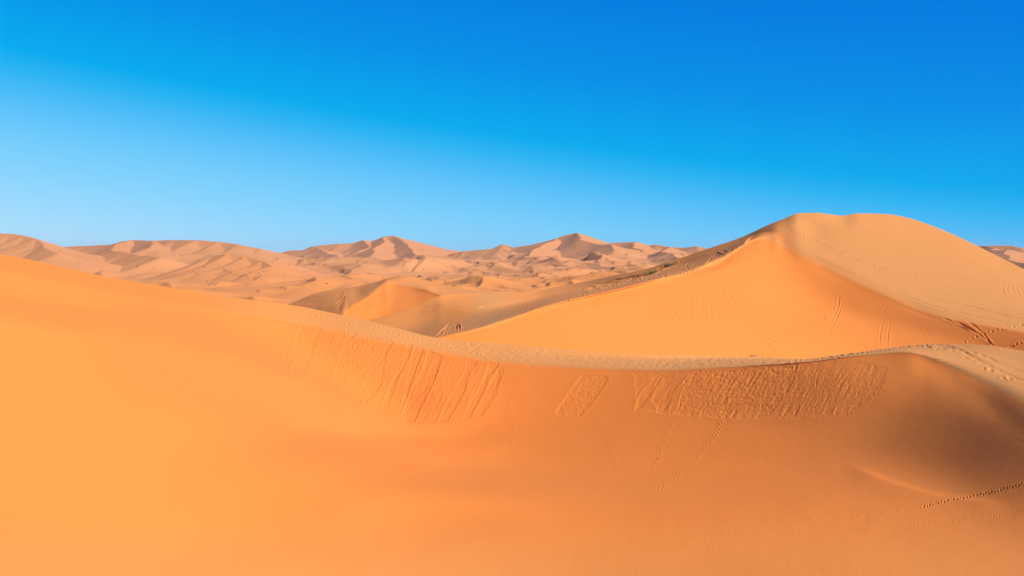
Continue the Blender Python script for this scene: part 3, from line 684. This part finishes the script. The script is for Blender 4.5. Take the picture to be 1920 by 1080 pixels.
cC.trail(tz7([(180, 240), (300, 232), (420, 250), (540, 265)]), 3, (1.3, .8), 1.4, 1.2, .05, rnd)
cC.trail(tz7([(200, 245), (310, 245), (430, 262), (520, 280)]), 3, (1.2, .7), 1.2, 1.0, .05, rnd)

UA_ = np.repeat(usA[None], len(DA), 0); UB_ = np.repeat(usB[None], len(DB), 0); UC_ = np.repeat(usC[None], len(DC), 0)
SA_ = sA[:, None]; SB_ = sB[:, None]; SC_ = sC[:, None]
KR = 1.0 / FPX
REL = 0.75
ZA = ZA + 1.5 * REL * cA.sample(UA_, vA) * DA * KR * ((SA_ >= 0) & (SA_ < 90))
ZB = ZB + 1.5 * REL * DB * KR * (cB0.sample(UB_, vB) * sst(1.02, 0.98, SB_) * (SB_ >= 0) + cB.sample(UB_, vB) * sst(0.98, 1.02, SB_) * (SB_ < 90))
ZC = ZC + 1.5 * REL * cC.sample(UC_, vC) * DC * KR * ((SC_ >= 0) & (SC_ < 90))
# gentle unevenness everywhere
XA = to_xyz(DA, ZA, usA); XB = to_xyz(DB, ZB, usB); XC = to_xyz(DC, ZC, usC)
for X_ in (XA, XB, XC):
    X_[..., 2] += 0.035 * perlin(X_[..., 0] / 6, X_[..., 1] / 9, 61) + 0.008 * perlin(X_[..., 0] / 1.3, X_[..., 1] / 1.6, 62)

paleA = np.maximum((SA_ < 0.98) * 1.0 * sst(250, 800, UA_), np.maximum((SA_ < 1.0) * sst(1600, 1750, UA_), 0.45 * sst(940, 1080, vA)))
rippleA = sst(1650, 1760, UA_) * sst(1.05, 0.9, SA_) * 0.8
paleB = sst(1420, 1500, UB_) * sst(1.1, 0.9, SB_) + zero(DB)
rippleB = paleB * 0.4
paleB = np.maximum(paleB, 0.6 * sst(1.09, 1.03, SB_) * sst(860, 930, UB_) + 0.6 * sst(1.4, 0.9, SB_) * sst(1000, 880, UB_))
paleC = (0.7 * sst(715, 745, UC_) + 0.5 * sst(735, 710, UC_)) * sst(1.1, 0.9, SC_) + zero(DC)
rippleC = zero(DC)
paleA = gsm(paleA, 2, 0)

near = grid_mesh('near_dune', XA, sand_near, dict(pale=paleA, ripple=rippleA))
big = grid_mesh('great_dune', XB, sand_near, dict(pale=paleB, ripple=rippleB))
mid = grid_mesh('middle_dune', XC, sand_near, dict(pale=paleC, ripple=rippleC))

# ------------------------------------------------------------------ the dune the camera stands on
gx, gy = np.meshgrid(np.arange(-260, 260.1, 2.0), np.arange(64, -260.1, -2.0))
r_ = np.sqrt(gx ** 2 + gy ** 2)
gz = -1.7 - 0.39 * np.maximum(r_ - 1.5, 0) + 0.5 * fbm(gx / 25, gy / 25, 3, 7) * sst(5, 40, r_)
gz = np.maximum(gz, -37 + 1.5 * fbm(gx / 60, gy / 60, 3, 8))
grid_mesh('camera_dune', np.stack([gx, gy, gz], -1), sand_near, dict(pale=zero(gx) + .3, ripple=zero(gx)))

# ------------------------------------------------------------------ the far dune field
PLAIN = -36.0


def at(u, v, D):
    t = slope_of(v); b = (t * CP + SP) / (CP - t * SP)
    return (D * ((u - 960.0) / FPX) / (CP + b * SP), D, D * t)


def ridges(x, y, arms, sl=0.55, sr=0.38, flare=0.25):
    """Star dune: crest lines given as lists of (column, row, distance); steep on the left, gentle on the right."""
    best = np.full(x.shape, -1e9)
    for arm in arms:
        pts = [at(*p) for p in arm['p']]
        kl = arm.get('sl', sl); kr = arm.get('sr', sr)
        for (x0, y0, z0), (x1, y1, z1) in zip(pts[:-1], pts[1:]):
            dx, dy = x1 - x0, y1 - y0
            L2 = dx * dx + dy * dy
            t = np.clip(((x - x0) * dx + (y - y0) * dy) / L2, 0, 1)
            ex, ey = x - (x0 + t * dx), y - (y0 + t * dy)
            d = np.sqrt(ex * ex + ey * ey)
            # which side: the shadow side is the one turned away from the sun
            c = -(ex * SUN[0] + ey * SUN[1]) / (d + 1.0) / math.hypot(SUN[0], SUN[1])
            k = kr + (kl - kr) * sst(-0.35, 0.35, c)
            h = z0 + t * (z1 - z0)
            H = np.maximum(h - PLAIN, 1.0)
            q = d * k / H
            f = np.where(q < 1.6, (1 - q / 1.6) ** 1.35 * (1 + 0 * q), 0.0)
            best = np.maximum(best, PLAIN + H * f)
    return best


STAR = [
    dict(p=[(-330, 425, 1500), (-120, 430, 1450), (0, 438, 1420), (30, 442, 1400), (60, 447, 1380), (92, 459, 1350), (130, 475, 1250)]),
    dict(p=[(110, 464, 1900), (150, 463, 1850), (205, 459, 1800), (235, 452, 1780), (250, 450, 1760), (290, 451, 1700), (330, 450.5, 1650), (372, 450, 1600),
            (410, 453, 1560), (450, 458, 1520), (490, 466, 1500), (530, 478, 1480), (580, 490, 1450)], sr=.3),
    dict(p=[(250, 450, 1760), (215, 462, 1600), (205, 468, 1500), (245, 476, 1380), (300, 484, 1250)]),
    dict(p=[(288, 451, 1700), (290, 458, 1560), (275, 466, 1450)], sl=.5),
    dict(p=[(376, 488, 1150), (395, 479, 1130), (420, 475, 1110), (450, 479, 1090), (480, 487, 1060), (505, 497, 1020)], sr=.3),
    dict(p=[(520, 496, 1500), (545, 488, 1480), (570, 484, 1450), (610, 482.5, 1430), (640, 485, 1420), (700, 490, 1400), (760, 493, 1350)], sr=.28),
    dict(p=[(515, 480, 3700), (535, 473, 3650), (560, 470, 3600), (575, 470, 3600), (590, 462, 3550), (640, 457, 3500), (662, 456, 3500), (683, 450.5, 3500), (700, 452, 3500),
            (724, 444, 3500), (728, 442.5, 3490), (742, 442, 3480), (756, 448, 3450), (780, 458, 3400), (815, 469, 3350), (850, 480, 3300)]),
    dict(p=[(742, 442, 3480), (752, 452, 3250), (766, 464, 3000), (780, 478, 2800)]),
    dict(p=[(724, 444, 3500), (712, 458, 3150), (700, 474, 2850)]),
    dict(p=[(683, 450, 3500), (690, 462, 3300), (672, 472, 3100)]),
    dict(p=[(590, 462, 3550), (610, 474, 3100), (640, 480, 2900)]),
    dict(p=[(845, 477, 3100), (870, 471, 3050), (910, 467, 3000), (935, 466, 2950), (960, 473, 2900)]),
    dict(p=[(925, 469, 3400), (945, 457.5, 3350), (965, 464, 3300), (1000, 459, 3250), (1025, 452, 3220), (1045, 446.5, 3200), (1060, 441, 3180), (1080, 437, 3150),
            (1098, 442, 3120), (1120, 450, 3100), (1145, 455, 3080), (1170, 454.5, 3050), (1192, 453, 3000), (1210, 460, 3000), (1235, 459, 2950), (1255, 463, 2900), (1280, 465, 2850),
            (1305, 462, 2800), (1340, 470, 2750), (1400, 472, 2700), (1500, 474, 2700)]),
    dict(p=[(1080, 437, 3150), (1092, 450, 2900), (1120, 459, 2750), (1143, 458, 2600), (1150, 468, 2450)]),
    dict(p=[(1045, 446, 3200), (1020, 460, 2900), (1000, 472, 2650), (985, 486, 2300)]),
    dict(p=[(1192, 453, 3000), (1180, 464, 2750), (1200, 472, 2550)]),
    dict(p=[(1255, 463, 2900), (1235, 472, 2500), (1254, 477, 2300), (1275, 486, 2050)]),
    dict(p=[(1780, 470, 2900), (1835, 460.5, 2850), (1850, 461, 2800), (1895, 460, 2750), (1915, 463.5, 2700), (1960, 462, 2700), (2060, 466, 2700)]),
    dict(p=[(1850, 461, 2800), (1865, 468, 2500), (1890, 471, 2300), (1893, 478, 2000)]),
    dict(p=[(1860, 478, 1500), (1894, 481, 1450), (1900, 490, 1300), (1930, 500, 1150)]),
]


def saw(p, lee=0.26):
    f = p - np.floor(p)
    up = f / (1 - lee)
    a = 0.5 - 0.5 * np.cos(np.pi * np.clip(up, 0, 1))
    return np.where(f < 1 - lee, a * 0.55 + 0.45 * up, (1 - f) / lee)


def field(x, y):
    ca, sa = math.cos(math.radians(-20)), math.sin(math.radians(-20))
    p = -(x * ca + y * sa)
    q = x * -sa + y * ca
    w1 = 1.15 * perlin(x / 420, y / 520, 11) + 0.45 * perlin(x / 150, y / 190, 12)
    w2 = 1.2 * perlin(x / 170, y / 230, 13) + 0.35 * perlin(x / 60, y / 80, 16)
    a1 = sst(-0.2, 0.6, perlin(x / 330, y / 300, 14))
    a2 = sst(-0.3, 0.6, perlin(x / 120, y / 130, 15))
    amp = sst(450, 1500, y)
    h = (6 + 20 * amp) * a1 * saw(p / 260 + w1 * 1.0) + (3.0 + 6 * amp) * a2 * saw(p / 95 + w2 + 0.3)
    h += (3 + 9 * amp) * perlin(x / 500, y / 600, 21) + 1.2 * perlin(x / 70, y / 90, 22)
    return h


def barchans(x, y, z, n, seed, wlo, whi, ylo, yhi):
    """Crescent dunes added onto the field z, each on its own small window of the fan grid."""
    r = random.Random(seed)
    for _ in range(n):
        cy = ylo * (yhi / ylo) ** (r.random() ** 0.75)
        cx = (r.uniform(-0.68, 0.68) if r.random() < .6 else r.uniform(-.12, .35)) * cy
        w = r.uniform(wlo, whi) * (0.7 + 0.6 * min(cy / 2500, 1))
        H = w * r.uniform(0.065, 0.12)
        th = math.radians(r.gauss(198, 30))          # downwind direction
        rows = np.where(np.abs(y[:, 0] - cy) < 2.2 * w)[0]
        if len(rows) < 3: continue
        a0 = (cx - 2.2 * w) / cy; a1 = (cx + 2.2 * w) / cy
        cols = np.where((aa > a0 - .01) & (aa < a1 + .01))[0]
        if len(cols) < 3: continue
        sl_ = (slice(rows[0], rows[-1] + 1), slice(cols[0], cols[-1] + 1))
        dx, dy = x[sl_] - cx, y[sl_] - cy
        dx = dx + 0.14 * w * perlin(x[sl_] / (w * .6), y[sl_] / (w * .6), seed + 3)
        dy = dy + 0.14 * w * perlin(x[sl_] / (w * .6), y[sl_] / (w * .6), seed + 4)
        a_ = dx * math.cos(th) + dy * math.sin(th); b_ = (-dx * math.sin(th) + dy * math.cos(th)) / w
        a_ = a_ - 0.55 * w * b_ * b_ * r.uniform(.5, 1.3) - 0.2 * w * b_ * r.uniform(-1, 1)
        hb = np.exp(-(b_ * 1.25) ** 2 * 1.3)
        up = np.clip(1 + a_ / (1.5 * w), 0, 1); up = up * up * (3 - 2 * up)
        hh = H * hb * up
        lee = H * hb - np.maximum(a_, 0) * 0.50
        z[sl_] += np.where(a_ <= 0, hh, np.maximum(lee, 0))
    return z


aa = np.linspace(-0.86, 0.86, 1700)
yy = np.unique(np.concatenate([280.0 * (9500 / 280.0) ** np.linspace(0, 1, 380), np.arange(500, 3800, 4.5)]))[::-1]
fx = aa[None, :] * yy[:, None]
fy = np.repeat(yy[:, None], len(aa), 1)
bx = 40 * perlin(fx / 260, fy / 260, 31) + 16 * perlin(fx / 90, fy / 90, 33)
by = 40 * perlin(fx / 260, fy / 260, 32) + 16 * perlin(fx / 90, fy / 90, 34)
hs = ridges(fx + 0.35 * bx, fy + 0.7 * by, STAR)
lift = np.maximum(hs - PLAIN, 0)
damp = np.where(lift > 0, np.clip(1 - lift / 45, 0.16, 1), 1)
ff = 0.5 * field(fx, fy)
ff = barchans(fx, fy, ff, 45, 3, 60, 120, 700, 4200)
ff = barchans(fx, fy, ff, 520, 4, 20, 52, 480, 4200)
ff = barchans(fx, fy, ff, 650, 12, 15, 32, 1200, 4200)
ff = barchans(fx, fy, ff, 300, 9, 14, 26, 420, 1800)
fz = PLAIN + lift + ff * damp * sst(9000, 5000, fy)
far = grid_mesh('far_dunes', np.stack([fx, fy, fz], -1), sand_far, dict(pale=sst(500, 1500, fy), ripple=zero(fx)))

# the desert floor under everything, out to the horizon
me = bpy.data.meshes.new('desert_ground')
n = 96
R = [0, 300, 2000, 9000, 15000]
vs = [(0, 0, -48.0)]
for r in R[1:]:
    vs += [(r * math.cos(2 * math.pi * k / n), r * math.sin(2 * math.pi * k / n), -48.0) for k in range(n)]
fs = [(0, 1 + k, 1 + (k + 1) % n) for k in range(n)]
for j in range(len(R) - 2):
    a0 = 1 + j * n; b0 = a0 + n
    fs += [(a0 + k, b0 + k, b0 + (k + 1) % n, a0 + (k + 1) % n) for k in range(n)]
me.from_pydata(vs, [], fs)
me.materials.append(sand_far)
g = bpy.data.objects.new('desert_ground', me)
S.collection.objects.link(g)
g['kind'] = 'structure'

# ------------------------------------------------------------------ plants
def leaf_material(name, c1, c2):
    m = bpy.data.materials.new(name); m.use_nodes = True
    t = m.node_tree; b = t.nodes['Principled BSDF']
    no = t.nodes.new('ShaderNodeTexNoise'); no.inputs['Scale'].default_value = 3.0
    g_ = t.nodes.new('ShaderNodeNewGeometry'); t.links.new(g_.outputs['Position'], no.inputs['Vector'])
    r = t.nodes.new('ShaderNodeMix'); r.data_type = 'RGBA'
    r.inputs['A'].default_value = (*c1, 1); r.inputs['B'].default_value = (*c2, 1)
    t.links.new(no.outputs['Fac'], r.inputs['Factor']); t.links.new(r.outputs['Result'], b.inputs['Base Color'])
    b.inputs['Roughness'].default_value = 0.7
    return m


green = leaf_material('green_blades', (0.10, 0.13, 0.04), (0.26, 0.27, 0.10))
straw = leaf_material('straw_blades', (0.70, 0.46, 0.17), (0.80, 0.56, 0.25))
twig = leaf_material('dark_twigs', (0.10, 0.07, 0.035), (0.17, 0.12, 0.06))


def tussock(name, loc, w, d, h, n, mat, rng, lean=0.5):
    """A tuft of bent tapering blades growing out of one foot."""
    me = bpy.data.meshes.new(name); V_, F_ = [], []
    for _ in range(n):
        ox, oy = rng.gauss(0, w * .28), rng.gauss(0, d * .28)
        a = rng.uniform(0, 2 * math.pi); L_ = h * rng.uniform(.5, 1.1); bend = rng.uniform(.1, lean) * L_
        tw = 0.02 + 0.012 * L_
        px_, py_ = -math.sin(a) * tw, math.cos(a) * tw
        i = len(V_)
        for k in range(4):
            t = k / 3
            cx = ox + math.cos(a) * bend * t * t; cy = oy + math.sin(a) * bend * t * t; cz = L_ * t * (1 - .15 * t) - .1
            ww = 1 - .85 * t
            V_ += [(cx - px_ * ww, cy - py_ * ww, cz), (cx + px_ * ww, cy + py_ * ww, cz)]
            if k: F_.append((i + 2 * k - 2, i + 2 * k - 1, i + 2 * k + 1, i + 2 * k))
    me.from_pydata(V_, [], F_); me.materials.append(mat)
    o = bpy.data.objects.new(name, me); S.collection.objects.link(o); o.location = loc
    return o


def on_surface(X, vgrid, us, sg, u, v, lo, hi):
    j = int(np.argmin(np.abs(us - u)))
    col = np.where((sg >= lo) & (sg < hi))[0]
    i = col[int(np.argmin(np.abs(vgrid[col, j] - v)))]
    return tuple(float(c) for c in X[i, j])


rg = random.Random(8)
for (u, v, w, d, h, n, mat, lab, cat) in [
        (1253, 501, 2.6, 2.0, 1.9, 420, green, 'dense green grass tuft on the shaded back slope, the higher of two beside each other', 'grass tuft'),
        (1232, 508, 2.6, 2.2, 1.3, 260, green, 'wide thin olive grass tuft on the shaded back slope, just below the dense green one', 'grass tuft'),
        (1221, 511, 2.6, 2.2, 1.4, 320, green, 'green grass tuft at the lower left end of the row on the shaded back slope', 'grass tuft'),
        (1174, 526, 1.6, 1.0, 0.9, 240, straw, 'dry straw grass tuft low on the shaded back slope, left of the green ones', 'grass tuft')]:
    p = on_surface(XB, vB, usB, sB, u, v, 0.0, 1.0)
    o = tussock('grass_tuft', p, w, d, h, n, mat, rg)
    o['label'] = lab; o['category'] = cat
for (u, v, w, h, n, lab) in [
        (1413, 671, 1.9, 1.3, 420, 'pale straw grass tuft at the foot of the sunlit dune, behind the near crest'),
        (1441, 672, 0.9, 0.7, 160, 'small sparse straw tuft right of the bigger pale tuft behind the near crest')]:
    p = on_surface(XB, vB, usB, sB, u, v, 1.2, 3.0)
    o = tussock('dry_grass_tuft', p, w, w * .7, h, n, straw, rg)
    o['label'] = lab; o['category'] = 'grass tuft'

# dark shrubs dotted over the far dunes
me = bpy.data.meshes.new('desert_shrub'); V_, F_ = [], []
for _ in range(110):
    a = rg.uniform(0, 2 * math.pi); e = rg.uniform(0.1, 1.45); L_ = rg.uniform(.5, 1.0)
    c = Vector((math.cos(a) * math.cos(e) * L_, math.sin(a) * math.cos(e) * L_, math.sin(e) * L_ * .75))
    q1 = Vector((rg.gauss(0, .16), rg.gauss(0, .16), rg.gauss(0, .16))); q2 = Vector((rg.gauss(0, .16), rg.gauss(0, .16), rg.gauss(0, .16)))
    i = len(V_); V_ += [c - q1, c - q2, c + q1, c + q2]; F_.append((i, i + 1, i + 2, i + 3))
for _ in range(7):
    a = rg.uniform(0, 2 * math.pi); i = len(V_)
    V_ += [(0.05, 0, -.3), (-0.05, 0.04, -.3), (math.cos(a) * .6, math.sin(a) * .6, .45)]; F_.append((i, i + 1, i + 2))
me.from_pydata(V_, [], F_); me.materials.append(twig)
pts = []
for ox, oy, L_ in [(0, 420, [(430, 290), (680, 305), (870, 410), (950, 410), (1110, 300), (1540, 490), (1730, 500), (1830, 495), (1830, 555), (1460, 590)]),
                   (300, 420, [(335, 298), (905, 340), (915, 402), (1270, 438), (485, 487), (660, 475), (905, 510), (1010, 500), (1015, 560), (795, 550), (1120, 550), (1165, 545), (1200, 545), (1400, 575),
                               (1620, 545), (1700, 522), (1855, 465), (1770, 480), (415, 560), (600, 628), (630, 662), (520, 648), (605, 735), (645, 735), (685, 732), (970, 692), (1175, 657), (1060, 610), (1880, 682)]),
                   (600, 420, [(55, 465), (290, 515), (320, 515), (285, 560), (540, 558), (560, 565), (590, 570), (1165, 517), (1345, 512), (710, 605), (85, 682), (1110, 430), (1470, 430), (1810, 370)]),
                   (880, 420, [(60, 350), (720, 440), (565, 510), (535, 555), (610, 560), (640, 570), (775, 545), (800, 548), (850, 555), (880, 560), (920, 565), (320, 608), (370, 605), (1210, 340), (1130, 175),
                               (1145, 185), (1205, 185), (960, 290), (985, 285), (1010, 275), (945, 300), (975, 460), (520, 580), (1385, 595), (1800, 490), (1730, 500), (1845, 465), (600, 480), (640, 480), (1200, 440)])]:
    pts += [(ox + x / 6.0, oy + y / 6.0) for x, y in L_]
vF = row_of(fz / fy)
for u, v in pts:
    b_ = (540 - v) / FPX
    a_ = ((u - 960) / FPX) / (CP + b_ * SP)
    j = int(np.argmin(np.abs(aa - a_)))
    hit = np.where(vF[:, j] <= v)[0]
    hit = hit[fy[hit, j] > 520]
    if not len(hit): continue
    i = int(hit[-1])
    if fy[i, j] > 4200: continue
    o = bpy.data.objects.new('desert_shrub', me); S.collection.objects.link(o)
    o.location = (float(fx[i, j]), float(fy[i, j]), float(fz[i, j]) + .1)
    k = 0.0007 * float(fy[i, j]) * rg.uniform(.75, 1.35)
    o.scale = (k * rg.uniform(.9, 1.5), k, k * rg.uniform(.7, 1.0)); o.rotation_euler = (0, 0, rg.uniform(0, 6.28))
    o['label'] = 'tiny dark shrub dotting the pale sand of the far dunes'; o['category'] = 'shrub'; o['group'] = 'dark shrubs dotted over the far dunes'

# ------------------------------------------------------------------ dusty air
me = bpy.data.meshes.new('haze')
hx, hy0, hy1, z0_, z1_ = 15500, -2000, 15500, -50.0, 95.0
hv = [(sx * hx, yv, zv) for zv in (z0_, z1_) for yv in (hy0, hy1) for sx in (-1, 1)]
me.from_pydata(hv, [], [(0, 2, 3, 1), (4, 5, 7, 6), (0, 1, 5, 4), (2, 6, 7, 3), (0, 4, 6, 2), (1, 3, 7, 5)])
hm = bpy.data.materials.new('haze'); hm.use_nodes = True
t = hm.node_tree; t.nodes.clear()
o_ = t.nodes.new('ShaderNodeOutputMaterial'); pv = t.nodes.new('ShaderNodeVolumePrincipled')
pv.inputs['Color'].default_value = (0.62, 0.76, 0.95, 1); pv.inputs['Density'].default_value = 2.2e-5; pv.inputs['Anisotropy'].default_value = 0.0
t.links.new(pv.outputs[0], o_.inputs['Volume'])
me.materials.append(hm)
ho = bpy.data.objects.new('haze', me); S.collection.objects.link(ho); ho['kind'] = 'stuff'
